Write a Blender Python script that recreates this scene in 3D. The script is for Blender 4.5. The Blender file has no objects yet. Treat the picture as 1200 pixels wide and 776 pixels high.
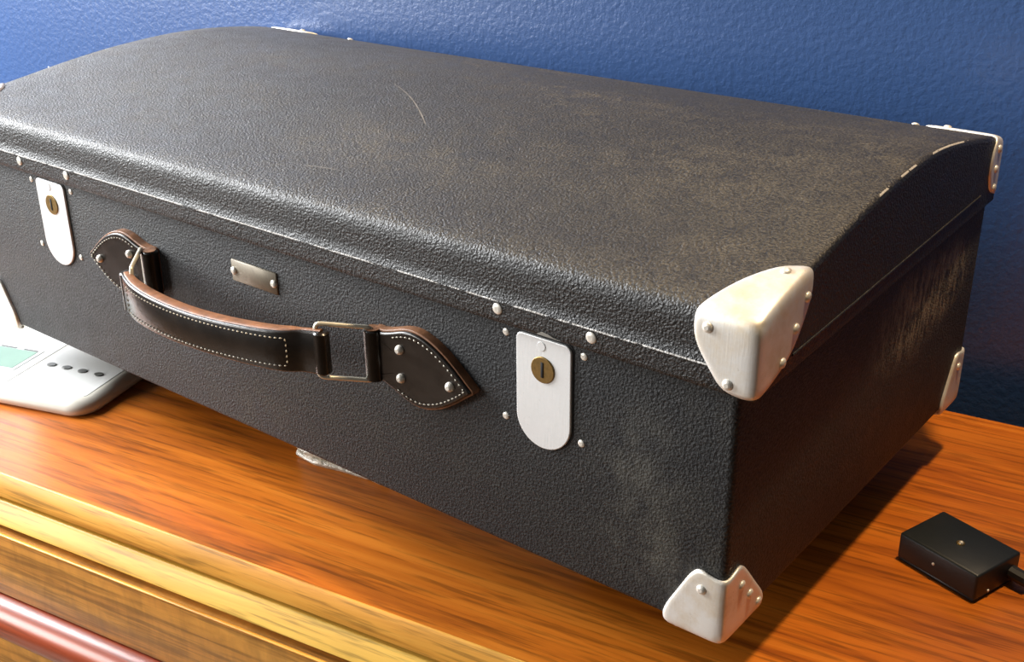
import bpy, bmesh, math, random
from mathutils import Vector, Matrix
random.seed(7)
sc = bpy.context.scene
C = sc.collection
V = Vector

# ------------------------------------------------------------------ camera
F_PX = 1401.4
YAW, PITCH, ROLL = -0.6715, -0.4309, -0.011
cam_d = bpy.data.cameras.new('camera')
cam_d.sensor_fit = 'HORIZONTAL'; cam_d.sensor_width = 36.0
cam_d.lens = 36.0 * F_PX / 1200.0
cam_d.clip_start = 0.01
cam = bpy.data.objects.new('camera', cam_d); C.objects.link(cam)
fw = V((math.sin(YAW)*math.cos(PITCH), math.cos(YAW)*math.cos(PITCH), math.sin(PITCH)))
rt = V((math.cos(YAW), -math.sin(YAW), 0)); up = rt.cross(fw)
r2 = rt*math.cos(ROLL) + up*math.sin(ROLL); u2 = -rt*math.sin(ROLL) + up*math.cos(ROLL)
M = Matrix((r2, u2, -fw)).transposed().to_4x4()
M.translation = V((0.8744, -0.4326, 0.3864))
cam.matrix_world = M
sc.camera = cam

# ------------------------------------------------------------------ world, lamps, exposure
w = bpy.data.worlds.new('room_light'); sc.world = w; w.use_nodes = True
w.node_tree.nodes['Background'].inputs[0].default_value = (0.95, 0.93, 0.9, 1)
w.node_tree.nodes['Background'].inputs[1].default_value = 0.05

def area(name, loc, target, size, power, col, sy=None):
    d = bpy.data.lights.new(name, 'AREA'); d.energy = power; d.color = col
    d.shape = 'RECTANGLE'; d.size = size; d.size_y = sy or size
    o = bpy.data.objects.new(name, d); C.objects.link(o)
    o.location = loc
    o.rotation_euler = (V(target)-V(loc)).to_track_quat('-Z', 'Y').to_euler()
    return o
area('window_daylight', (-1.05, -0.36, 0.74), (0.1, 0.02, 0.1), 0.72, 62, (0.96, 0.98, 1.0), 0.95)
area('front_fill_light', (-1.35, -2.0, 0.55), (0.2, 0.1, 0.1), 0.9, 38, (1.0, 0.98, 0.95), 0.9)  # added fill for front faces and wall haze, no window known there
area('ceiling_lamp', (0.80, 0.20, 1.35), (0.66, 0.05, 0.0), 0.09, 13.5, (1.0, 0.74, 0.45))
sc.view_settings.view_transform = 'Standard'
sc.view_settings.look = 'None'
sc.view_settings.gamma = 1.0
sc.view_settings.use_curve_mapping = False
sc.view_settings.exposure = 0.45

# ------------------------------------------------------------------ materials
def new_mat(name):
    m = bpy.data.materials.new(name); m.use_nodes = True
    nt = m.node_tree
    return m, nt, nt.nodes['Principled BSDF']
def N(nt, typ, **kw):
    n = nt.nodes.new(typ)
    for k, v in kw.items(): setattr(n, k, v)
    return n
def L_(nt, a, b): nt.links.new(a, b)
def ramp(nt, fac, stops):
    r = N(nt, 'ShaderNodeValToRGB'); e = r.color_ramp.elements
    while len(e) < len(stops): e.new(0.5)
    for q, (p, c) in zip(e, stops):
        q.position = p; q.color = (c[0], c[1], c[2], 1) if len(c) == 3 else c
    L_(nt, fac, r.inputs[0]); return r
def noise(nt, co, scale, detail=3.0, rough=0.55, dist=0.0):
    n = N(nt, 'ShaderNodeTexNoise'); n.inputs['Scale'].default_value = scale
    n.inputs['Detail'].default_value = detail; n.inputs['Roughness'].default_value = rough
    n.inputs['Distortion'].default_value = dist
    if co is not None: L_(nt, co, n.inputs['Vector'])
    return n
def mapping(nt, scale=(1,1,1), rot=(0,0,0), loc=(0,0,0)):
    t = N(nt, 'ShaderNodeTexCoord'); m = N(nt, 'ShaderNodeMapping')
    m.inputs['Scale'].default_value = scale; m.inputs['Rotation'].default_value = rot; m.inputs['Location'].default_value = loc
    L_(nt, t.outputs['Object'], m.inputs[0]); return m.outputs[0]
def mix(nt, fac, a, b, typ='MIX'):
    m = N(nt, 'ShaderNodeMix', data_type='RGBA', blend_type=typ)
    if isinstance(fac, (int, float)): m.inputs[0].default_value = fac
    else: L_(nt, fac, m.inputs[0])
    for s, v in ((6, a), (7, b)):
        if isinstance(v, tuple): m.inputs[s].default_value = (*v, 1)
        else: L_(nt, v, m.inputs[s])
    return m.outputs[2]
def math_(nt, op, a, b=None, c=None, clamp=False):
    m = N(nt, 'ShaderNodeMath', operation=op); m.use_clamp = clamp
    for i, v in enumerate((a, b, c)):
        if v is None: continue
        if isinstance(v, (int, float)): m.inputs[i].default_value = v
        else: L_(nt, v, m.inputs[i])
    return m.outputs[0]
def bump(nt, h, strength, dist, bsdf):
    b = N(nt, 'ShaderNodeBump'); b.inputs['Strength'].default_value = strength; b.inputs['Distance'].default_value = dist
    L_(nt, h, b.inputs['Height']); L_(nt, b.outputs[0], bsdf.inputs['Normal']); return b

def case_mat(name, lid):
    m, nt, b = new_mat(name)
    co = mapping(nt)
    n1 = noise(nt, co, 620, 2.0, 0.55)
    v1 = N(nt, 'ShaderNodeTexVoronoi'); v1.inputs['Scale'].default_value = 780; L_(nt, co, v1.inputs['Vector'])
    h = math_(nt, 'ADD', math_(nt, 'MULTIPLY', n1.outputs[0], 1.2), math_(nt, 'MULTIPLY', v1.outputs[0], 0.5))
    bump(nt, h, 0.7 if lid else 0.6, 0.0009, b)
    base = ramp(nt, n1.outputs[0], [(0.3, (0.006, 0.006, 0.0062) if lid else (0.0105, 0.011, 0.012)), (0.72, (0.019, 0.019, 0.019) if lid else (0.038, 0.040, 0.043))]).outputs[0]
    # dust worn into the cloth: brown-grey patches
    n2 = noise(nt, mapping(nt, (1.0, 2.2, 2.2)), 5.0, 4, 0.6)
    n3 = noise(nt, co, 60, 4, 0.7)
    patch = ramp(nt, n2.outputs[0], [(0.40, (0, 0, 0)), (0.72, (1, 1, 1))]).outputs[0]
    grit = ramp(nt, n3.outputs[0], [(0.36, (0, 0, 0)), (0.75, (1, 1, 1))]).outputs[0]
    pores = ramp(nt, n1.outputs[0], [(0.38, (0.15,)*3), (0.66, (1, 1, 1))]).outputs[0]
    geo = N(nt, 'ShaderNodeNewGeometry'); sep = N(nt, 'ShaderNodeSeparateXYZ'); L_(nt, geo.outputs['Normal'], sep.inputs[0])
    upf = math_(nt, 'SMOOTH_MIN', math_(nt, 'MAXIMUM', math_(nt, 'MULTIPLY_ADD', sep.outputs[2], 1.6, -0.75), 0.0), 1.0, 0.1) if lid else 0.0
    amt = math_(nt, 'MULTIPLY', math_(nt, 'MULTIPLY', patch, grit), pores)
    amt = math_(nt, 'MULTIPLY', amt, 0.62 if lid else 0.35)
    if lid:
        amt = math_(nt, 'ADD', math_(nt, 'MULTIPLY', amt, upf), math_(nt, 'MULTIPLY', math_(nt, 'MULTIPLY', upf, pores), 0.23))
    col = mix(nt, amt, base, (0.20, 0.165, 0.105))
    sp = N(nt, 'ShaderNodeSeparateXYZ'); tc = N(nt, 'ShaderNodeTexCoord'); L_(nt, tc.outputs['Object'], sp.inputs[0])
    x, y, z = sp.outputs
    wn = noise(nt, mapping(nt, (1.0, 3, 3)), 70, 4, 0.75).outputs[0]
    if lid:
        # bare grey canvas showing along the rolled ridge and along the right-hand top edge
        d = math_(nt, 'ABSOLUTE', math_(nt, 'SUBTRACT', z, 0.1507))
        wear = math_(nt, 'MULTIPLY', math_(nt, 'LESS_THAN', d, 0.00045), math_(nt, 'GREATER_THAN', wn, 0.43))
        front = math_(nt, 'LESS_THAN', y, 0.0)
        wear = math_(nt, 'MULTIPLY', wear, front)
        xk = math_(nt, 'ADD', x, math_(nt, 'MULTIPLY_ADD', y, 0.02424, -0.0035))
        ex = math_(nt, 'MULTIPLY', math_(nt, 'GREATER_THAN', xk, 0.6650), math_(nt, 'LESS_THAN', xk, 0.6659))
        ez = math_(nt, 'MULTIPLY', math_(nt, 'GREATER_THAN', y, 0.085), math_(nt, 'LESS_THAN', y, 0.27))
        zz = math_(nt, 'GREATER_THAN', z, 0.18)
        wn2 = noise(nt, mapping(nt, (1, 1, 1)), 38, 3, 0.7).outputs[0]
        e = math_(nt, 'MULTIPLY', math_(nt, 'MULTIPLY', ex, ez), math_(nt, 'MULTIPLY', zz, math_(nt, 'GREATER_THAN', wn2, 0.5)))
        wear = math_(nt, 'MAXIMUM', wear, e)
        col = mix(nt, wear, col, (0.5, 0.48, 0.45))
    else:
        # end-panel scuff with lamp light painted in, dusty blotches near the bottom corner
        def blot(cx, cy, cz, rx, ry, rz):
            s = N(nt, 'ShaderNodeVectorMath', operation='SUBTRACT'); L_(nt, tc.outputs['Object'], s.inputs[0]); s.inputs[1].default_value = (cx, cy, cz)
            q = N(nt, 'ShaderNodeVectorMath', operation='DIVIDE'); L_(nt, s.outputs[0], q.inputs[0]); q.inputs[1].default_value = (rx, ry, rz)
            l = N(nt, 'ShaderNodeVectorMath', operation='LENGTH'); L_(nt, q.outputs[0], l.inputs[0])
            return math_(nt, 'SUBTRACT', 1.0, l.outputs['Value'], clamp=True)
        sn = noise(nt, mapping(nt, (1, 3.2, 1)), 75, 4, 0.75).outputs[0]
        snr = ramp(nt, sn, [(0.42, (0, 0, 0)), (0.62, (1, 1, 1))]).outputs[0]
        s1 = math_(nt, 'MULTIPLY', math_(nt, 'MULTIPLY', math_(nt, 'ADD', blot(0.66, 0.225, 0.098, 0.02, 0.075, 0.036), blot(0.66, 0.275, 0.105, 0.02, 0.04, 0.03)), 1.5, clamp=True), snr)
        col = mix(nt, math_(nt, 'MULTIPLY', s1, 0.75), col, (0.30, 0.26, 0.18))
        s2 = math_(nt, 'ADD', blot(0.61, 0, 0.075, 0.03, 0.02, 0.05), blot(0.625, 0, 0.03, 0.05, 0.02, 0.025))
        col = mix(nt, math_(nt, 'MULTIPLY', math_(nt, 'MULTIPLY', s2, grit), 0.5), col, (0.2, 0.19, 0.16))
    L_(nt, col, b.inputs['Base Color'])
    rr = ramp(nt, n3.outputs[0], [(0.3, (0.42 if lid else 0.54,)*3), (0.7, (0.58 if lid else 0.68,)*3)]).outputs[0]
    L_(nt, rr, b.inputs['Roughness'])
    b.inputs['Specular IOR Level'].default_value = 0.5 if lid else 0.34
    return m

def metal_mat(name, col, rough, stain=None, metallic=1.0, amount=0.6, sc_=60):
    m, nt, b = new_mat(name)
    co = mapping(nt)
    n = noise(nt, co, sc_, 5, 0.65); n2 = noise(nt, mapping(nt, (12, 12, 1)), 90, 3, 0.6)
    c = col
    if stain:
        f = ramp(nt, n.outputs[0], [(0.42, (0, 0, 0)), (0.75, (amount,)*3)]).outputs[0]
        c = mix(nt, f, col, stain); L_(nt, c, b.inputs['Base Color'])
    else: b.inputs['Base Color'].default_value = (*col, 1)
    if stain:
        g = noise(nt, co, sc_*6, 3, 0.7)
        c = mix(nt, ramp(nt, g.outputs[0], [(0.66, (0, 0, 0)), (0.80, (0.6,)*3)]).outputs[0], c, tuple(v*0.5 for v in stain)); L_(nt, c, b.inputs['Base Color'])
    b.inputs['Metallic'].default_value = metallic
    r = ramp(nt, n.outputs[0], [(0.3, (rough-0.07,)*3), (0.7, (rough+0.1,)*3)]).outputs[0]
    L_(nt, r, b.inputs['Roughness'])
    bump(nt, n2.outputs[0], 0.12, 0.0005, b)
    return m

def wood_mat(name, cols, scale=1.0, rough=0.24, along='x', mottle=0.0, coat=0.35, spec=0.5):
    m, nt, b = new_mat(name)
    s = (0.9*scale, 16*scale, 16*scale)
    co = mapping(nt, s)
    n1 = noise(nt, co, 3.4, 6, 0.62, 1.4)
    n2 = noise(nt, mapping(nt, (5*scale, 105*scale, 105*scale)), 3.0, 3, 0.65)
    n3 = noise(nt, mapping(nt, (1, 2.4, 2.4)), 4.5, 3, 0.5)
    c = ramp(nt, n1.outputs[0], [(0.28, cols[0]), (0.5, cols[1]), (0.72, cols[2])]).outputs[0]
    fine = ramp(nt, n2.outputs[0], [(0.36, (0.42,)*3), (0.50, (1, 1, 1))]).outputs[0]
    c = mix(nt, 0.75, c, fine, 'MULTIPLY')
    big = ramp(nt, n3.outputs[0], [(0.35, (0.78,)*3), (0.65, (1.1,)*3)]).outputs[0]
    c = mix(nt, 0.8, c, big, 'MULTIPLY')
    if mottle:
        n4 = noise(nt, mapping(nt, (3, 1, 1)), 26, 4, 0.6, 0.6)
        mo = ramp(nt, n4.outputs[0], [(0.35, (0.5,)*3), (0.62, (1.12,)*3)]).outputs[0]
        c = mix(nt, mottle, c, mo, 'MULTIPLY')
    L_(nt, c, b.inputs['Base Color'])
    b.inputs['Roughness'].default_value = rough
    b.inputs['Specular IOR Level'].default_value = spec
    b.inputs['Coat Weight'].default_value = coat; b.inputs['Coat Roughness'].default_value = 0.22
    bump(nt, n2.outputs[0], 0.08, 0.0004, b)
    return m

def plain(name, col, rough=0.5, metallic=0.0, nscale=200, var=0.25, bstr=0.1, bdist=0.0005, coat=0.0):
    m, nt, b = new_mat(name)
    n = noise(nt, mapping(nt), nscale, 4, 0.6)
    c = ramp(nt, n.outputs[0], [(0.25, tuple(v*(1-var) for v in col)), (0.75, tuple(min(1, v*(1+var)) for v in col))]).outputs[0]
    L_(nt, c, b.inputs['Base Color']); b.inputs['Roughness'].default_value = rough; b.inputs['Metallic'].default_value = metallic
    b.inputs['Coat Weight'].default_value = coat; b.inputs['Coat Roughness'].default_value = 0.15
    if bstr: bump(nt, n.outputs[0], bstr, bdist, b)
    return m

def wall_mat():
    m, nt, b = new_mat('blue_wall_paint')
    co = mapping(nt)
    n = noise(nt, co, 190, 3, 0.55); n2 = noise(nt, co, 4, 3, 0.5)
    c = ramp(nt, n2.outputs[0], [(0.3, (0.029, 0.070, 0.190)), (0.7, (0.034, 0.080, 0.215))]).outputs[0]
    sp = N(nt, 'ShaderNodeTexVoronoi'); sp.inputs['Scale'].default_value = 17; L_(nt, co, sp.inputs['Vector'])
    chip = math_(nt, 'LESS_THAN', sp.outputs['Distance'], 0.022)
    L_(nt, mix(nt, chip, c, (0.6, 0.65, 0.75)), b.inputs['Base Color'])
    b.inputs['Roughness'].default_value = 0.30
    b.inputs['Coat Weight'].default_value = 0.5; b.inputs['Coat Roughness'].default_value = 0.3
    bump(nt, n.outputs[0], 0.33, 0.0020, b)
    return m

MT = dict(
    body=case_mat('black_grained_fibre', False), lid=case_mat('black_grained_fibre_dusty', True),
    alu=metal_mat('aged_aluminium', (0.86, 0.85, 0.81), 0.45, (0.60, 0.47, 0.29), 0.5, 0.85, 45),
    plate=metal_mat('brushed_aluminium', (0.84, 0.85, 0.85), 0.45, (0.62, 0.62, 0.60), 0.35, 0.5, 80),
    rivet=plain('rivet_metal', (0.78, 0.74, 0.66), 0.35, 0.35, 400, 0.15),
    brass=metal_mat('dull_brass', (0.36, 0.24, 0.09), 0.38, (0.12, 0.08, 0.03), 0.9, 0.8, 300),
    tag=metal_mat('tarnished_tag', (0.20, 0.17, 0.125), 0.5, (0.13, 0.105, 0.075), 0.3, 0.8, 120),
    slot=plain('keyhole_dark', (0.004, 0.004, 0.004), 0.8),
    leather=plain('black_leather', (0.013, 0.010, 0.008), 0.27, 0, 90, 0.6, 0.25, 0.001),
    ledge=plain('raw_leather_edge', (0.20, 0.085, 0.035), 0.5, 0, 140, 0.5, 0.5, 0.001),
    thread=plain('waxed_thread', (0.62, 0.57, 0.47), 0.7),
    wire=plain('handle_wire', (0.80, 0.74, 0.60), 0.3, 0.45, 200, 0.15),
    top=wood_mat('table_top_wood', [(0.27, 0.060, 0.005), (0.50, 0.130, 0.009), (0.62, 0.190, 0.018)], 1.0, 0.36, coat=0.12, spec=0.35),
    edge=wood_mat('edge_wood', [(0.48, 0.19, 0.022), (0.72, 0.33, 0.05), (0.82, 0.43, 0.08)], 1.0, 0.4, coat=0.05, spec=0.3),
    mould=wood_mat('moulding_wood', [(0.62, 0.33, 0.04), (0.78, 0.47, 0.08), (0.84, 0.53, 0.11)], 1.0, 0.4, coat=0.08, spec=0.35),
    drawer=wood_mat('drawer_wood', [(0.40, 0.15, 0.025), (0.62, 0.27, 0.045), (0.72, 0.35, 0.075)], 0.6, 0.4, mottle=0.4, coat=0.1),
    bead=wood_mat('mahogany_bead', [(0.20, 0.028, 0.012), (0.36, 0.060, 0.020), (0.44, 0.085, 0.03)], 0.7, 0.32, coat=0.35),
    gap=plain('dark_gap', (0.012, 0.006, 0.003), 0.8),
    wall=wall_mat(),
    floor=wood_mat('floor_wood', [(0.10, 0.05, 0.02), (0.16, 0.08, 0.03), (0.2, 0.1, 0.04)], 0.5, 0.4),
    white=plain('cream_plastic', (0.62, 0.585, 0.51), 0.35, 0, 30, 0.06, 0.05),
    panel=plain('white_plastic', (0.64, 0.64, 0.62), 0.4, 0, 30, 0.05, 0.05),
    lcd=plain('green_grey_display', (0.20, 0.31, 0.25), 0.7, 0, 20, 0.08, 0.0),
    lcdfr=plain('dark_display_edge', (0.06, 0.06, 0.055), 0.4),
    button=plain('grey_button', (0.10, 0.10, 0.09), 0.3, 0.3, 500, 0.7),
    black=plain('black_plastic', (0.006, 0.0085, 0.009), 0.45, 0, 600, 0.3, 0.15, 0.0003),
    cable=plain('black_cable', (0.008, 0.008, 0.008), 0.45),
    paper=plain('crumpled_paper', (0.50, 0.45, 0.36), 0.4, 0, 130, 0.5, 0.7, 0.003, 0.4),
    scratch=plain('bare_scratch', (0.20, 0.185, 0.16), 0.6),
)

# ------------------------------------------------------------------ mesh helpers
def mesh_data(name, verts, faces, mat, smooth=True, angle=None):
    me = bpy.data.meshes.new(name); me.from_pydata([tuple(v) for v in verts], [], faces)
    bm = bmesh.new(); bm.from_mesh(me)
    bmesh.ops.recalc_face_normals(bm, faces=bm.faces)
    for f in bm.faces:                      # flat caps keep clean shading
        if len(f.verts) > 8 or (angle and len(f.verts) == 3 and any(len(v.link_faces) > 12 for v in f.verts)):
            for e in f.edges: e.smooth = False
    if angle:
        for e in bm.edges:
            if len(e.link_faces) == 2 and e.calc_face_angle(0) > angle: e.smooth = False
    bm.to_mesh(me); bm.free()
    if smooth: me.polygons.foreach_set('use_smooth', [True]*len(me.polygons))
    me.materials.append(MT[mat]); return me
def link(name, me, parent=None, loc=(0,0,0), rot=None):
    o = bpy.data.objects.new(name, me); C.objects.link(o); o.location = loc
    if rot is not None: o.rotation_mode = 'QUATERNION'; o.rotation_quaternion = rot
    if parent: o.parent = parent
    return o
def part(name, vf, mat, parent=None, loc=(0,0,0), smooth=True, angle=0.6):
    return link(name, mesh_data(name, vf[0], vf[1], mat, smooth, angle), parent, loc)
def empty(name, loc, rz=0.0, label=None, cat=None):
    o = bpy.data.objects.new(name, None); C.objects.link(o); o.location = loc; o.rotation_euler = (0, 0, rz); o.empty_display_size = 0.05
    if label: o['label'] = label; o['category'] = cat
    return o
def bm_vf(bm):
    bm.verts.index_update(); r = ([v.co.copy() for v in bm.verts], [[v.index for v in f.verts] for f in bm.faces]); bm.free(); return r
def rbox(lo, hi, r=0.002, seg=2, vertical=None):
    bm = bmesh.new(); bmesh.ops.create_cube(bm, size=1.0)
    lo, hi = V(lo), V(hi)
    for v in bm.verts: v.co = V(((lo[i]+hi[i])/2 + v.co[i]*(hi[i]-lo[i]) for i in range(3)))
    if vertical:
        ed = [e for e in bm.edges if abs(e.verts[0].co.z-e.verts[1].co.z) > 1e-6]
        bmesh.ops.bevel(bm, geom=ed, offset=vertical, segments=6, affect='EDGES', profile=0.5)
        if r:
            ed = [e for e in bm.edges if len(e.link_faces) == 2 and e.calc_face_angle(0) > 1.0]
            bmesh.ops.bevel(bm, geom=ed, offset=r, segments=seg, affect='EDGES', profile=0.5)
    elif r: bmesh.ops.bevel(bm, geom=list(bm.edges), offset=r, segments=seg, affect='EDGES', profile=0.5)
    return bm_vf(bm)
def join(*vfs):
    vs, fs = [], []
    for v, f in vfs:
        k = len(vs); vs += list(v); fs += [[i+k for i in q] for q in f]
    return vs, fs
def loft(rings, closed=True, caps=True):
    n = len(rings[0]); vs = [p for r in rings for p in r]; fs = []
    for i in range(len(rings)-1):
        for j in range(n if closed else n-1):
            a = i*n+j; b = i*n+(j+1) % n; fs.append([a, b, b+n, a+n])
    if caps and closed: fs += [list(range(n)), list(range((len(rings)-1)*n, len(rings)*n))]
    return vs, fs
def tube(path, r, n=8, closed=False):
    path = [V(p) for p in path]; m = len(path); rings = []; prev = None
    for i in range(m):
        a = path[i-1] if (i or closed) else path[0]; b = path[(i+1) % m] if (i < m-1 or closed) else path[-1]
        t = (b-a).normalized()
        if prev is None:
            ref = V((0, 0, 1)) if abs(t.z) < 0.9 else V((1, 0, 0)); nx = t.cross(ref).normalized()
        else: nx = (prev - t*prev.dot(t)).normalized()
        prev = nx; ny = t.cross(nx)
        rings.append([path[i] + (nx*math.cos(2*math.pi*k/n) + ny*math.sin(2*math.pi*k/n))*r for k in range(n)])
    if closed:
        vs, fs = loft(rings, True, False); k = (m-1)*n
        for j in range(n): fs.append([k+j, k+(j+1) % n, (j+1) % n, j])
        return vs, fs
    return loft(rings)
def chaikin(pts, it=2, closed=False):
    pts = [V(p) for p in pts]
    for _ in range(it):
        out = [] if closed else [pts[0]]
        m = len(pts)
        for i in range(m if closed else m-1):
            a, b = pts[i], pts[(i+1) % m]
            out += [a*0.75+b*0.25, a*0.25+b*0.75]
        if not closed: out.append(pts[-1])
        pts = out
    return pts
def interp(tab, x):
    if x <= tab[0][0]: return tab[0][1] + (x-tab[0][0])*(tab[1][1]-tab[0][1])/(tab[1][0]-tab[0][0])
    for i in range(len(tab)-1):
        if x <= tab[i+1][0] or i == len(tab)-2:
            x0, y0 = tab[i]; x1, y1 = tab[i+1]
            def sl(k):
                if k <= 0: return (tab[1][1]-tab[0][1])/(tab[1][0]-tab[0][0])
                if k >= len(tab)-1: return (tab[-1][1]-tab[-2][1])/(tab[-1][0]-tab[-2][0])
                return (tab[k+1][1]-tab[k-1][1])/(tab[k+1][0]-tab[k-1][0])
            h = x1-x0; t = (x-x0)/h
            return (2*t**3-3*t*t+1)*y0 + (t**3-2*t*t+t)*h*sl(i) + (-2*t**3+3*t*t)*y1 + (t**3-t*t)*h*sl(i+1)
def extrude(outline, d0, d1, axis_map, bev=0.0):
    """outline: list of (a,b); axis_map(a,b,d)->Vector; bev: rounding at the d1 face"""
    n = len(outline)
    cx = sum(p[0] for p in outline)/n; cy = sum(p[1] for p in outline)/n
    def inset(k):
        out = []
        for i in range(n):
            p0, p1, p2 = V(outline[i-1]).to_2d(), V(outline[i]).to_2d(), V(outline[(i+1) % n]).to_2d()
            t = (p2-p0).normalized(); nrm = V((-t.y, t.x))
            if nrm.dot(V((cx, cy))-p1) < 0: nrm = -nrm
            out.append(p1+nrm*k)
        return out
    rings = [[axis_map(p[0], p[1], d0) for p in outline]]
    if bev:
        s = 1 if d1 > d0 else -1
        for a in (0, 0.4, 0.8, 1.2, 1.57):
            rings.append([axis_map(p[0], p[1], d1 - s*bev*(1-math.sin(a))) for p in inset(bev*(1-math.cos(a)))])
    else: rings.append([axis_map(p[0], p[1], d1) for p in outline])
    vs, fs = loft(rings, True, False)
    for base, d in ((0, d0), ((len(rings)-1)*n, d1)):
        k = len(vs); vs.append(axis_map(cx, cy, d))
        fs += [[base+j, base+(j+1) % n, k] for j in range(n)]
    return vs, fs
def dome_mesh(name, r, h, mat, n=14):
    rings = [[V((r*math.cos(2*math.pi*k/n), r*math.sin(2*math.pi*k/n), -0.0005)) for k in range(n)]]
    for a in (0.0, 0.35, 0.75, 1.15):
        rings.append([V((r*math.cos(a)*math.cos(2*math.pi*k/n), r*math.cos(a)*math.sin(2*math.pi*k/n), h*math.sin(a)+0.0002)) for k in range(n)])
    return mesh_data(name, *loft(rings), mat, True, None)
def quat_to(nrm): return V(nrm).to_track_quat('Z', 'Y')

# ------------------------------------------------------------------ setting: chest frame coordinates
H = 0.045                                  # case bottom above the table top
A_T = math.radians(9.1)
ux, uy = math.cos(A_T), math.sin(A_T)
ORG = V((0.1535, -0.0963, -H))             # front arris of the table top
FLOOR = -0.86
def wpt(u, v, z): return V((ORG.x + u*ux - v*uy, ORG.y + u*uy + v*ux, z))

def slab(name, u0, u1, v0, v1, z0, z1, mat):
    o = part(name, rbox((u0, v0, z0), (u1, v1, z1), 0.0), mat, None, (ORG.x, ORG.y, 0), smooth=False)
    o.rotation_euler = (0, 0, A_T); o['kind'] = 'structure'; return o
WV = 0.453
slab('wall_back', -3.4, 3.4, WV, WV+0.1, FLOOR, 1.7, 'wall')
slab('floor', -3.4, 3.4, -3.0, WV+0.1, FLOOR-0.05, FLOOR, 'floor')
slab('baseboard_back', -3.4, 3.4, WV-0.014, WV, FLOOR, FLOOR+0.1, 'mould')

# ------------------------------------------------------------------ chest of drawers
U0, U1, DEP = -0.42, 0.93, 0.399
chest = empty('chest_of_drawers', (ORG.x, ORG.y, FLOOR), A_T, 'varnished orange wooden chest of drawers carrying the black suitcase', 'chest')
zt = -H - FLOOR                             # local z of the top surface
def prof_part(name, prof, mat, parent=chest, u0=U0, u1=U1, angle=0.6):
    rings = [[V((u, p[0], p[1])) for p in prof] for u in (u0, u0+(u1-u0)*0.33, u0+(u1-u0)*0.66, u1)]
    return part(name, loft(rings), mat, parent, angle=angle)
# top slab, then the lighter lipping that shows as the first band
prof_part('top_board', [(0.012, zt-0.016), (0.0006, zt-0.016), (0.0006, zt-0.0006), (0.0012, zt), (DEP, zt), (DEP, zt-0.016)], 'top')
prof_part('edge_lipping', [(0.010, zt-0.0165), (-0.0030, zt-0.0165), (-0.0042, zt-0.0158), (-0.0040, zt-0.0140), (-0.0006, zt-0.0012), (0.0002, zt-0.0003), (0.0010, zt+0.0003), (0.0018, zt+0.0002), (0.0018, zt-0.004), (0.010, zt-0.004)], 'edge', angle=0.9)
prof_part('groove', [(0.012, zt-0.0195), (0.0035, zt-0.0195), (0.0035, zt-0.016), (0.012, zt-0.016)], 'gap')
mp = [(0.03, zt-0.0195), (-0.0030, zt-0.0195), (-0.0042, zt-0.0200), (-0.0052, zt-0.0212), (-0.0085, zt-0.0275), (-0.0110, zt-0.0320), (-0.0115, zt-0.0335), (-0.0100, zt-0.0345), (0.03, zt-0.0345)]
prof_part('cornice_moulding', mp, 'mould', angle=0.9)
prof_part('gap_shade_strip', [(0.03, zt-0.0425), (0.0, zt-0.0425), (0.0, zt-0.0345), (0.03, zt-0.0345)], 'gap')  # near-black strip paints the shade between moulding and drawer
z1 = zt-0.0405
dr = part('drawer', rbox((U0+0.01, -0.0135, z1-0.055), (U1-0.01, 0.3, z1), 0.0012, 2), 'drawer', chest)
part('drawer_lip_highlight', rbox((U0+0.01, -0.0143, z1-0.0009), (U1-0.01, -0.0115, z1+0.0004), 0.0003, 1), 'edge', dr)  # paler strip paints the highlight along the drawer's top edge
z2 = z1-0.0555
bp = [(0.02, z2), (-0.004, z2)]
for k in range(0, 13):
    a = math.pi/2 - math.pi*k/12
    bp.append((-0.012-0.0165*math.cos(a), z2-0.0185+0.0180*math.sin(a)))
bp += [(-0.004, z2-0.037), (0.02, z2-0.037)]
prof_part('half_round_bead', bp, 'bead', angle=1.2)
z3 = z2-0.0375
for k, hgt in enumerate((0.17, 0.20, 0.22)):
    d2 = part('drawer', rbox((U0+0.03, -0.004, z3-hgt), (U1-0.03, 0.3, z3-0.003), 0.002, 2), 'drawer', chest)
    z3 -= hgt+0.006
    for uu in (U0+0.3, U1-0.3):
        rings = [[V((uu+r*math.cos(t*math.pi/6), y, z3+hgt/2+r*math.sin(t*math.pi/6))) for t in range(12)] for r, y in ((0.008, -0.002), (0.007, -0.014), (0.017, -0.02), (0.019, -0.026), (0.014, -0.032), (0.004, -0.034))]
        part('knob', loft(rings), 'bead', d2)
part('carcass', rbox((U0+0.012, 0.006, 0.06), (U1-0.012, DEP-0.004, zt-0.0165), 0.001, 1), 'drawer', chest)
part('plinth', rbox((U0+0.004, -0.004, 0.0), (U1-0.004, DEP-0.002, 0.062), 0.003, 2), 'bead', chest)

# ------------------------------------------------------------------ suitcase
X0, X1, D, HB = 0.003, 0.66, 0.3275, 0.1378
XC = 0.334
ROOT = V((XC, D/2, 0))
case = empty('suitcase', ROOT, 0, 'old black grained suitcase with aluminium corners and leather handle', 'suitcase')
def cpart(name, vf, mat, angle=0.6, smooth=True): return part(name, vf, mat, case, -ROOT, smooth, angle)
cpart('body', rbox((X0, 0, 0), (X1, D, HB+0.006), 0.0035, 3), 'body')

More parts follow.
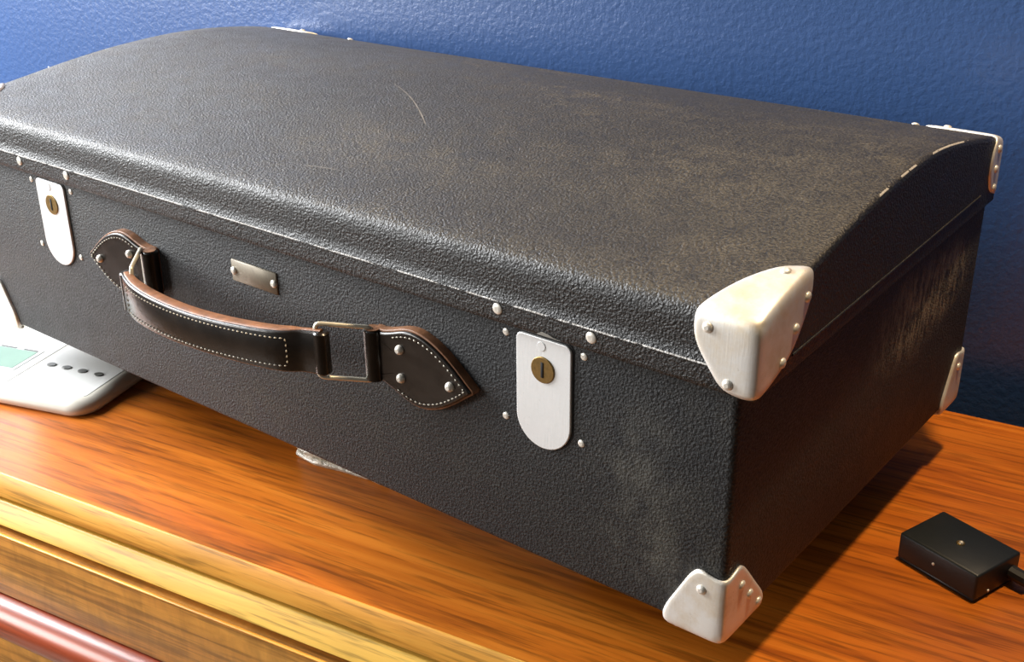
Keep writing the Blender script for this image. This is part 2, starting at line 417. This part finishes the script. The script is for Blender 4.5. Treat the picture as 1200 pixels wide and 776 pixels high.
TOP_R = [(-0.004, 0.1765), (0.016, 0.1815), (0.041, 0.1858), (0.099, 0.1957), (0.141, 0.2005), (0.194, 0.2026), (0.232, 0.1996), (0.297, 0.1886), (0.3315, 0.1805)]
TOP_L = [(-0.004, 0.1735), (0.016, 0.1765), (0.05, 0.1805), (0.10, 0.1868), (0.144, 0.1908), (0.204, 0.1925), (0.25, 0.190), (0.298, 0.1838), (0.3315, 0.1765)]
YF, YB = -0.0060, 0.3335
LX0, LX1 = X0-0.0068, X1+0.0068
def sk(y): return 0.0035 - 0.0080*(y/0.33)      # the lid sits slightly askew on the body
def ztop(x, y):
    t = min(1, max(0, (x-LX0)/(LX1-LX0))); t = t*t*(3-2*t)*0.5 + t*0.5
    return interp(TOP_L, y)*(1-t) + interp(TOP_R, y)*t
def lid_profile(x):
    zf = ztop(x, 0.03)
    P = [(YF+0.0040, HB+0.0004), (YF+0.0012, HB), (YF+0.0003, HB+0.0007), (YF, HB+0.0030), (YF, 0.1475), (YF, 0.1495), (YF-0.0014, 0.1502), (YF-0.0014, 0.1512), (YF-0.0005, 0.1520), (YF-0.0006, 0.158)]
    front = [V((YF-0.0006, 0.158, 0)), V((YF-0.0006, ztop(x, 0.0)-0.003, 0)), V((0.001, ztop(x, 0.004)+0.0005, 0)), V((0.030, ztop(x, 0.030), 0))]
    fr = chaikin(front, 3)[1:]
    P += [(p.x, p.y) for p in fr]
    y = 0.037
    while y < 0.318: P.append((y, ztop(x, y))); y += 0.010
    zb = ztop(x, 0.325)
    for a in (0, 0.4, 0.8, 1.2, 1.57): P.append((YB-0.007+0.007*math.sin(a), zb-0.007+0.0055*math.cos(a)))
    P += [(YB, 0.160), (YB, HB+0.002)]
    return P
def lid_mesh():
    rings = []
    rr = 0.0032
    xs = []
    for a in (0.0, 0.4, 0.8, 1.2, 1.57): xs.append((LX0+rr*(1-math.sin(a)), rr*(1-math.cos(a))))
    xs = xs[::-1] if False else [(LX0, rr), (LX0+rr*0.15, rr*0.45), (LX0+rr*0.45, rr*0.15), (LX0+rr, 0)]
    mid = [(LX0+rr+(LX1-LX0-2*rr)*k/24, 0) for k in range(1, 24)]
    end = [(LX0+LX1-x, i) for x, i in xs][::-1]
    for x, ins in xs+mid+end:
        P = lid_profile(x); n = len(P); ring = []
        for i, (y, z) in enumerate(P):
            a, b = P[max(0, i-1)], P[min(n-1, i+1)]
            t = V((b[0]-a[0], b[1]-a[1])).normalized(); nr = V((t.y, -t.x))      # inward
            k = ins if z > 0.153 else ins*0.5
            q = V((y, z)) + nr*k
            ring.append(V((x+sk(q.x), q.x, q.y)))
        rings.append(ring)
    vs, fs = loft(rings, True, True)
    return vs, fs
lid = cpart('lid', lid_mesh(), 'lid', angle=0.9)
# raised fold line running along the right-hand end of the lid
fold = [V((LX1+sk(y)+0.0001, y, 0.1475+0.010*y)) for y in [0.03+0.27*k/14 for k in range(15)]]
part('fold', tube(fold, 0.0006, 6), 'lid', lid)

# --- rivets
RM = dict(mid=dome_mesh('rivet', 0.0026, 0.0013, 'rivet'), big=dome_mesh('rivet', 0.0031, 0.0007, 'rivet'),
          small=dome_mesh('rivet', 0.0021, 0.0006, 'rivet'), knob=dome_mesh('rivet', 0.0029, 0.0026, 'rivet'))
def rivet(kind, pos, nrm, parent): 
    return link('rivet', RM[kind], parent, V(pos)-ROOT if parent is case else pos, quat_to(nrm))
# --- corner protectors: shells lying on the case surface
def smax(vals, k):
    m = max(vals); return m + k*math.log(sum(math.exp((v-m)/k) for v in vals))
def make_protector(sx, sy, is_lid, outline, rivets, label=None):
    xe = (LX1 if sx > 0 else LX0) if is_lid else (X1 if sx > 0 else X0)
    ye = ((YB if sy > 0 else YF-0.0008) if is_lid else (D if sy > 0 else 0.0))
    def to_w(a, b, d):
        y = ye - sy*b; x = xe - sx*a + (sk(y) if is_lid else 0)
        if is_lid: z = ztop(x, min(max(y, YF), YB)) - d
        else: z = d - 0.0022
        return V((x, y, z))
    kr = 0.0022 if is_lid else 0.0019
    def Fn(p):
        pl = [sx*(p.x-xe-(sk(p.y) if is_lid else 0)), sy*(p.y-ye)]
        pl.append((p.z-ztop(p.x, p.y))*0.985 if is_lid else -p.z-0.0022)
        return smax(pl, kr)
    c = to_w(0.026, 0.026, 0.026)
    corner = to_w(0, 0, 0)
    def hit(dr, off):
        lo, hi = 0.0, 0.12
        for _ in range(26):
            m = (lo+hi)/2
            if Fn(c+dr*m) < off: lo = m
            else: hi = m
        return c+dr*lo
    def nrm(p):
        e = 2e-4
        return V((Fn(p+V((e,0,0)))-Fn(p-V((e,0,0))), Fn(p+V((0,e,0)))-Fn(p-V((0,e,0))), Fn(p+V((0,0,e)))-Fn(p-V((0,0,e))))).normalized()
    diag = (corner-c).normalized()
    loop = chaikin([to_w(*q) for q in outline], 2, True)
    # densify
    dense = []
    for i in range(len(loop)): dense += [loop[i], (loop[i]+loop[(i+1) % len(loop)])/2]
    n = len(dense); RN = 16
    vs, fs = [], []
    T0, T1 = (0.0001, 0.0013) if is_lid else (0.0001, 0.0019)
    vs.append(hit(diag, T1))
    for r in range(1, RN+1):
        t = r/RN
        for p in dense:
            dr = diag.slerp((p-c).normalized(), t) if True else None
            vs.append(hit(dr, T1 if r < RN else T1-0.0004))
    for j in range(n): fs.append([0, 1+j, 1+(j+1) % n])
    for r in range(RN-1):
        for j in range(n):
            a = 1+r*n+j; b = 1+r*n+(j+1) % n; fs.append([a, b, b+n, a+n])
    k = len(vs)
    for p in dense: vs.append(hit((p-c).normalized(), T0-0.0006))
    for j in range(n):
        a = 1+(RN-1)*n+j; b = 1+(RN-1)*n+(j+1) % n; fs.append([a, b, k+(j+1) % n, k+j])
    o = cpart('corner_protector', (vs, fs), 'alu', angle=None)
    if label: o['label'] = label
    for q in rivets:
        p = hit((to_w(*q)-c).normalized(), T1); rivet('mid', p, nrm(p), o)
    return o
LID_OUT = [(0, 0, .0362), (.008, 0, .0362), (.0165, 0, .0345), (.0225, 0, .027), (.0305, 0, .015), (.0315, 0, .005),
           (.0280, .013, 0), (.0215, .030, 0), (.0135, .0435, 0), (.004, .0480, 0), (0, .0500, .006), (0, .0500, .014), (0, .0425, .025), (0, .033, .0335), (0, .020, .0364), (0, .007, .0368)]
LID_RIV = [(.0245, 0, .0075), (.009, .0395, 0), (.0135, 0, .0310), (0, .0440, .012), (0, .0345, .022), (0, .0235, .0320)]
LID_OUT_B = [(0, 0, .0362), (0, .009, .0362), (0, .0165, .0345), (0, .0215, .027), (0, .0225, .015), (0, .018, .004), (.006, .013, 0), (.020, .011, 0), (.036, .010, 0), (.046, .006, 0), (.0500, 0, .005), (.0500, 0, .014), (.0425, 0, .025), (.033, 0, .0335), (.020, 0, .0364), (.007, 0, .0368)]
LID_RIV_B = [(0, .0120, .008), (0, .0135, .0205), (0, .0120, .0320), (.034, .0060, 0), (.03, 0, .02), (.04, 0, .012)]
BOT_OUT = [(0, 0, .0372), (.006, 0, .0370), (.0140, 0, .0395), (.0185, 0, .0355), (.024, 0, .025), (.0320, 0, .010), (.0325, 0, .003), (.027, .006, 0), (.016, .016, 0), (.006, .036, 0), (0, .0405, .002), (0, .0400, .009), (0, .030, .021), (0, .0170, .0375), (0, .0130, .0395), (0, .005, .0372)]
BOT_RIV = [(.0125, 0, .0285), (.0262, .0050, 0), (0, .0155, .0275), (0, .0245, .0175), (0, .0345, .007)]
swap = lambda q: [(b_, a_, d_) for a_, b_, d_ in q]
for sx in (1, -1):
    for sy in (-1, 1):
        make_protector(sx, sy, True, LID_OUT if sy < 0 else LID_OUT_B, LID_RIV if sy < 0 else LID_RIV_B)
        make_protector(sx, sy, False, BOT_OUT if sy < 0 else swap(BOT_OUT)[::-1], BOT_RIV if sy < 0 else swap(BOT_RIV))

# --- locks
for xc in (0.1172, 0.5515):
    hw = 0.0172
    ol = []
    def arc(cx, cz, r, a0, a1, n):
        return [(cx+r*math.cos(a0+(a1-a0)*k/n), cz+r*math.sin(a0+(a1-a0)*k/n)) for k in range(n+1)]
    ol += arc(xc+hw-.004, .1345-.004, .004, 0, math.pi/2, 5) + arc(xc-hw+.004, .1345-.004, .004, math.pi/2, math.pi, 5)
    ol += arc(xc, .0715+hw, hw, math.pi, 2*math.pi, 20)
    lp = cpart('lock_plate', extrude(ol, 0.001, -0.0016, lambda a, b, d: V((a, d, b)), 0.0006), 'plate', angle=0.9)
    bk = cpart('lock_surround', extrude([(xc+(a-xc)*1.055, .103+(b-.103)*1.025) for a, b in ol], 0.001, -0.0004, lambda a, b, d: V((a, d, b))), 'slot')
    ky = part('keyhole_boss', extrude(arc(xc, .1172, .0073, 0, 2*math.pi*23/24, 23), -0.001, -0.0023, lambda a, b, d: V((a, d, b)), 0.0004), 'brass', lp)
    part('key_slot', rbox((xc-.0009, -.0026, .1130), (xc+.0009, -.0022, .1216), 0.0002, 1), 'slot', lp)
    part('pin', extrude(arc(xc-.001, .1300, .0026, 0, 2*math.pi*15/16, 15), -0.001, -0.0019, lambda a, b, d: V((a, d, b)), 0.0002), 'plate', lp)
    for dx, z in ((-.0247, .1310), (.0240, .1310), (-.0255, .0820), (.0232, .0820)):
        rivet('small', (xc+dx, 0, z), (0, -1, 0), case)
    for dx in (-.0262, .0310):
        rivet('big', (xc+dx+.001, YF, .1457), (0, -1, 0), lid)
for x in (0.088, 0.607):
    rivet('mid', (x, 0.3285, ztop(x, 0.3285)-0.0005), (0, 0.5, 1), lid)
# chipped bare edge of the lid band above the front lock
ch = [V((x, YF-0.00025, z)) for x, z in ((.5510, .1388), (.5540, .1407), (.5580, .1403), (.5615, .1392), (.5655, .1387))]
cpart('bare_chip', ([ch[0], ch[1], ch[2], ch[3], ch[4]]+[p+V((0, .0006, 0)) for p in ch], [[0, 1, 2, 3, 4], [5, 6, 7, 8, 9], [0, 1, 6, 5], [1, 2, 7, 6], [2, 3, 8, 7], [3, 4, 9, 8], [4, 0, 5, 9]]), 'scratch', smooth=False)

# --- name plate
npl = cpart('name_plate', rbox((.3105, -.0012, .1068), (.3520, .0005, .1210), 0.0005, 1), 'tag')
rivet('mid', (.3130, -.0012, .1138), (0, -1, 0), npl); rivet('mid', (.3495, -.0012, .1138), (0, -1, 0), npl)

# --- handle
HX, HZ = 0.335, 0.0945
OUT = [(.100, .0160), (.108, .0162), (.116, .0188), (.124, .0222), (.132, .0236), (.141, .0222), (.151, .0178), (.161, .0108), (.169, .0040)]
def mount_outline(shrink=0.0):
    up_ = [V((a, b-shrink, 0)) for a, b in OUT]
    tip = V((.1745-shrink*1.6, 0, 0))
    pts = up_ + [tip] + [V((p.x, -p.y, 0)) for p in up_[::-1]] + [V((.100, -.013, 0)), V((.100, .013, 0))]
    mid = chaikin(pts, 2, True)
    return [(p.x, p.y) for p in mid]
def stitches(path, length, gap, r, nrm_of, lift):
    """little thread dashes along a polyline"""
    vs, fs = [], []
    path = [V(p) for p in path]; seg = []; 
    cum = [0]
    for i in range(len(path)-1): cum.append(cum[-1]+(path[i+1]-path[i]).length)
    def at(s):
        for i in range(len(path)-1):
            if s <= cum[i+1]: return path[i].lerp(path[i+1], (s-cum[i])/max(1e-9, cum[i+1]-cum[i])), i
        return path[-1], len(path)-2
    s = 0.0
    while s+length <= cum[-1]:
        a, i = at(s); b, _ = at(s+length); nr = V(nrm_of(a)); t = (b-a).normalized(); sd = t.cross(nr)
        m = (a+b)/2 + nr*lift; k = len(vs)
        vs += [a, b, m+sd*r, m-sd*r, m+nr*r, m-nr*r]
        for q in ((0,2,4),(2,1,4),(1,3,4),(3,0,4),(2,0,5),(1,2,5),(3,1,5),(0,3,5)): fs.append([k+e for e in q])
        s += length+gap
    return vs, fs
def stuff(o): o['kind'] = 'stuff'; return o
for s in (-1, 1):
    mp_ = lambda a, b, d, s=s: V((HX+s*a, d, HZ+b-.0030*(a-.11)/.065))
    mt = cpart('handle_mount', extrude(mount_outline(.0012), -0.0052, -0.0072, mp_, 0.0012), 'leather', angle=0.9)
    part('leather_edge', extrude(mount_outline(0), 0.0005, -0.0056, mp_, 0.0006), 'ledge', mt)
    # loop of leather folded round the wire ring
    rings = []
    for z in (-.0158, -.0150, .0150, .0158):
        k = 0.8 if abs(z) > .0155 else 1.0
        rings.append([V((HX+s*(.1015+.0058*k*math.cos(t*math.pi/8)), -.0062+.0056*k*math.sin(t*math.pi/8), HZ+z)) for t in range(16)])
    part('loop', loft(rings), 'leather', mt)
    part('loop_edge', extrude([(.1015+.0046*math.cos(t*math.pi/8), -.0062+.0044*math.sin(t*math.pi/8)) for t in range(16)], HZ+.0150, HZ+.0163, lambda a, b, d, s=s: V((HX+s*a, b, d)), 0), 'ledge', mt)
    st = [mp_(p[0], p[1], -.0074) for p in mount_outline(.0042) if p[0] > .116]
    stuff(part('stitching', stitches(st, .0022, .0011, .0006, lambda p: (0, -1, 0), .0002), 'thread', mt, smooth=False))
    for a, b in ((.1225, .0095), (.1225, -.0080), (.1585, -.0005)):
        rivet('knob', mp_(a, b, -.0072), (0, -1, 0), mt)

GP = [(.2435, -.0315, .0930), (.250, -.0345, .0932), (.262, -.0385, .0930), (.285, -.0420, .0925), (.315, -.0430, .0925), (.345, -.0418, .0935), (.375, -.0390, .0953), (.393, -.0360, .0966), (.402, -.0320, .0972), (.409, -.0300, .0978), (.4180, -.0280, .0985)]
path = chaikin(GP, 2)
def strap(dw, thick_fn, front_ins, back_ins):
    rings = []
    for i, p in enumerate(path):
        t = (path[min(len(path)-1, i+1)]-path[max(0, i-1)]); t.z = 0; t.normalize()
        nf = V((t.y, -t.x, 0))
        if nf.y > 0: nf = -nf
        th = thick_fn(p.x); halfw = width(p.x)+dw
        ring = []
        f = p + nf*(th/2-front_ins); b = p - nf*(th/2-back_ins)
        e = 0.0012
        zt_, zb_ = V((0, 0, halfw)), V((0, 0, -halfw))
        ez = V((0, 0, e))
        ring += [f+zt_-ez, f+zt_-ez*0.3-nf*e*0.3, f+zt_-nf*e, b+zt_+nf*e, b+zt_-ez, b+zb_+ez, b+zb_+nf*e, f+zb_-nf*e, f+zb_+ez*0.3-nf*e*0.3, f+zb_+ez]
        rings.append(ring)
    return rings
def width(x): return interp([(.24, .0126), (.28, .0118), (.33, .0114), (.37, .0120), (.42, .0133)], x)
def thick(x):
    return interp([(.23, .0065), (.25, .0078), (.27, .0098), (.34, .0102), (.385, .0095), (.398, .0085), (.405, .0056), (.41, .0056), (.43, .0066)], x)
grip = cpart('handle_strap', loft(strap(0, thick, 0, 0)), 'leather', angle=0.9)
part('leather_edge', loft(strap(.0006, thick, .0013, .0004)), 'ledge', grip, angle=0.9)
def on_front(x, dz):
    for i in range(len(path)-1):
        if path[i].x <= x <= path[i+1].x:
            t = (x-path[i].x)/(path[i+1].x-path[i].x); p = path[i].lerp(path[i+1], t)
            tt = (path[i+1]-path[i]); tt.z = 0; tt.normalize(); nf = V((tt.y, -tt.x, 0))
            if nf.y > 0: nf = -nf
            return p + nf*(thick(x)/2+0.0001) + V((0, 0, dz))
xs = [.2560+.001*k for k in range(0, 142)]
dz = .0086
line = [on_front(.2560, dz*(-1+2*k/10)) for k in range(11)] + [on_front(x, dz) for x in xs] + [on_front(.3975, dz*(.8-1.6*k/8)) for k in range(9)] + [on_front(x, -dz) for x in xs[::-1]]
stuff(part('stitching', stitches(line, .0022, .0012, .0006, lambda p: (-.1, -1, 0), .0002), 'thread', grip, smooth=False))
for s in (-1, 1):
    gp = path[0] if s < 0 else path[-1]
    a = V((HX+(.1015 if s > 0 else -.1085), -.0070, HZ)); b = V((gp.x + (.0055 if s < 0 else -.0045), gp.y, gp.z))
    hh = .0166
    ringp = []
    ca = [a+V((0, 0, -hh)), a+V((0, 0, hh)), b+V((0, 0, hh)), b+V((0, 0, -hh))]
    for i in range(4):
        p0, p1, p2 = ca[i-1], ca[i], ca[(i+1) % 4]
        r = .0035
        d0 = (p0-p1).normalized(); d1 = (p2-p1).normalized()
        for t in (0, .25, .5, .75, 1):
            q = (p1+d0*r)*(1-t)**2 + p1*2*t*(1-t) + (p1+d1*r)*t*t
            ringp.append(q)
    cpart('handle_ring', tube(ringp, .0014, 8, True), 'wire', angle=None)
    # rolled end of the strap round the ring
    rings = []
    for z in (-.0128, -.0120, .0120, .0128):
        k = 0.8 if abs(z) > .0125 else 1
        rings.append([gp+V((.0046*k*math.cos(t*math.pi/8), .0046*k*math.sin(t*math.pi/8), z)) for t in range(16)])
    part('strap_loop', loft(rings), 'leather', grip)

# --- long scratch and a short scuff on the lid
def scratch(pts, wd, name='scratch'):
    pts = chaikin([V((x, y, 0)) for x, y in pts], 2); vs, fs = [], []
    for i, p in enumerate(pts):
        t = (pts[min(len(pts)-1, i+1)]-pts[max(0, i-1)]).normalized(); nr = V((-t.y, t.x, 0)); k = wd*(1-abs(2*i/(len(pts)-1)-1)**3)*random.uniform(.5, 1.1)
        for s_ in (-1, 1):
            q = p+nr*k*s_; vs.append(V((q.x, q.y, ztop(q.x, q.y)+.00025)))
    for i in range(len(pts)-1): fs.append([2*i, 2*i+1, 2*i+3, 2*i+2])
    o = part(name, (vs, fs), 'scratch', lid); return o
scratch([(.296, .165), (.312, .157), (.335, .142), (.352, .129), (.368, .116), (.383, .103)], .0005)
scratch([(.352, .027), (.366, .030), (.380, .031)], .0004)

# ------------------------------------------------------------------ kitchen scale under the left end
A_S = math.radians(18)
scl = empty('weighing_scale', (0.1365, -0.0165, -H), A_S, 'white plastic weighing scale with green display under the suitcase', 'scale')
TH = 0.0117
W_, DP_ = 0.25, 0.285
def rrect(x0, x1, y0, y1, r, n=8):
    o = []
    for cx, cy, a0 in ((x1-r, y1-r, 0), (x0+r, y1-r, math.pi/2), (x0+r, y0+r, math.pi), (x1-r, y0+r, 1.5*math.pi)):
        o += [(cx+r*math.cos(a0+k*math.pi/2/n), cy+r*math.sin(a0+k*math.pi/2/n)) for k in range(n+1)]
    return o
def rr_ring(ins, z, r=0.019): return [V((x, y, z)) for x, y in rrect(-W_+ins, -ins, ins, DP_-ins, max(.004, r-ins))]
part('base', loft([rr_ring(.0035, 0.0), rr_ring(.0008, .0015), rr_ring(0.0, .004), rr_ring(.0004, .0062), rr_ring(.0028, .0088), rr_ring(.0060, .0106), rr_ring(.0090, .0114), rr_ring(.0110, .0114)]), 'white', scl, angle=None)
def pan(name, x0, x1, y0, y1, r, z0, z1, mat, parent, bev=.0008):
    return part(name, extrude(rrect(x0, x1, y0, y1, r, 5), z0, z1, lambda a, b, d: V((a, b, d)), bev), mat, parent, angle=0.9)
bpan = pan('button_panel', -.0830, -.0105, .0150, .105, .003, .010, TH, 'panel', scl, .0003)
dpan = pan('display_panel', -.2360, -.0848, .0150, .105, .003, .010, TH, 'panel', scl, .0003)
pan('display_frame', -.1780, -.0935, .0325, .0700, .001, .0115, TH+.0004, 'panel', dpan, .0003)
pan('display', -.1740, -.0970, .0355, .0655, .0006, .0118, TH+.0006, 'lcd', dpan, .0001)
for a, b in ((-.172, -.140), (-.112, -.0975), (-.135, -.119)):
    pan('display_notch', a, b, .0660, .0680, .0003, .0118, TH+.0006, 'lcdfr', dpan, .0001)  # dark notches along the top of the display
for x, y in ((-.0715, .0515), (-.0565, .0510), (-.0405, .0500), (-.0245, .0492)):
    b_ = part('button', extrude([(x+.0042*math.cos(t*math.pi/8), y+.0033*math.sin(t*math.pi/8)) for t in range(16)], .0115, TH+.0007, lambda a, b, d: V((a, b, d)), .0005), 'button', bpan, angle=0.9)
plat = part('platform', extrude(rrect(-W_+.012, -.030, .125, DP_-.012, .012), .0105, H-0.0006, lambda a, b, d: V((a, b, d)), .002), 'white', scl, angle=0.9)

# ------------------------------------------------------------------ paper bundle under the case
pb = empty('paper_bundle', (0.2985, 0.0400, -H), math.radians(8.5), 'crumpled folded white paper bundle peeping out under the suitcase', 'paper')
def wavy(z0, z1, ins, seed):
    rnd = random.Random(seed); rings = []
    base = rrect(0.0, .24, 0.0, .20, .012, 6)
    dense = []
    for i in range(len(base)):
        a, b = V((*base[i], 0)), V((*base[(i+1) % len(base)], 0)); m = max(1, int((b-a).length/.009))
        dense += [a.lerp(b, k/m) for k in range(m)]
    jit = [rnd.uniform(-.0013, .0013) for _ in dense]; jz = [rnd.uniform(-.0006, .0006) for _ in dense]
    c_ = V((.12, .10, 0))
    for k, (t, bulge) in enumerate(((0, -.0022), (.18, -.0006), (.5, .0004), (.82, -.0006), (1, -.0022))):
        rings.append([p + (p-c_).normalized()*(jit[i]+bulge-ins) + V((0, 0, z0+(z1-z0)*t + jz[i]*(0 if t in (0, 1) else 1))) for i, p in enumerate(dense)])
    return loft(rings)
zs = [0.0, .0052, .0105, .0165, .023, .030, .0370, H-.0006]
for k in range(7): part('folded_layer', wavy(zs[k], zs[k+1]+(.0 if k == 6 else .0002), (.0, .0012, .001, .003, .002, .004, .004)[k], 11+k), 'paper', pb, angle=0.7)

# ------------------------------------------------------------------ small black adapter box
bx = empty('adapter_box', (0.7140, 0.1935, -H), math.radians(-17), 'small black plastic box with a cable lying right of suitcase', 'adapter')
part('housing', rbox((-.0272, -.0205, 0.0022), (.0272, .0205, .0195), .0016, 3), 'black', bx)
part('base_plate', rbox((-.0262, -.0195, 0.0), (.0262, .0195, .0026), .0005, 1), 'black', bx)
part('screw_stud', extrude([(.0026*math.cos(t*math.pi/6)+.001, .0026*math.sin(t*math.pi/6)-.001) for t in range(12)], .0185, .0204, lambda a, b, d: V((a, b, d)), .0008), 'brass', bx)
stud = dome_mesh('stud_tip', .0013, .0012, 'rivet'); link('stud_tip', stud, bx, (.0018, -.0016, .0204))
dot = dome_mesh('screw_head', .0009, .0004, 'rivet')
link('screw_head', dot, bx, (-.0020, -.0206, .0112), quat_to((0, -1, 0))); link('screw_head', dot, bx, (.0273, -.0080, .0045), quat_to((1, 0, 0)))
part('strain_relief', tube([(.0265, .0135, .0085), (.031, .0137, .0082), (.038, .0142, .0078)], .0045, 10), 'cable', bx)
cb = chaikin([(.036, .0140, .0078), (.050, .0150, .0050), (.065, .018, .0030), (.10, .035, .0030), (.14, .08, .0030), (.16, .14, .0030), (.158, .185, .0030)], 3)
part('cable', tube(cb, .0028, 8), 'cable', bx)
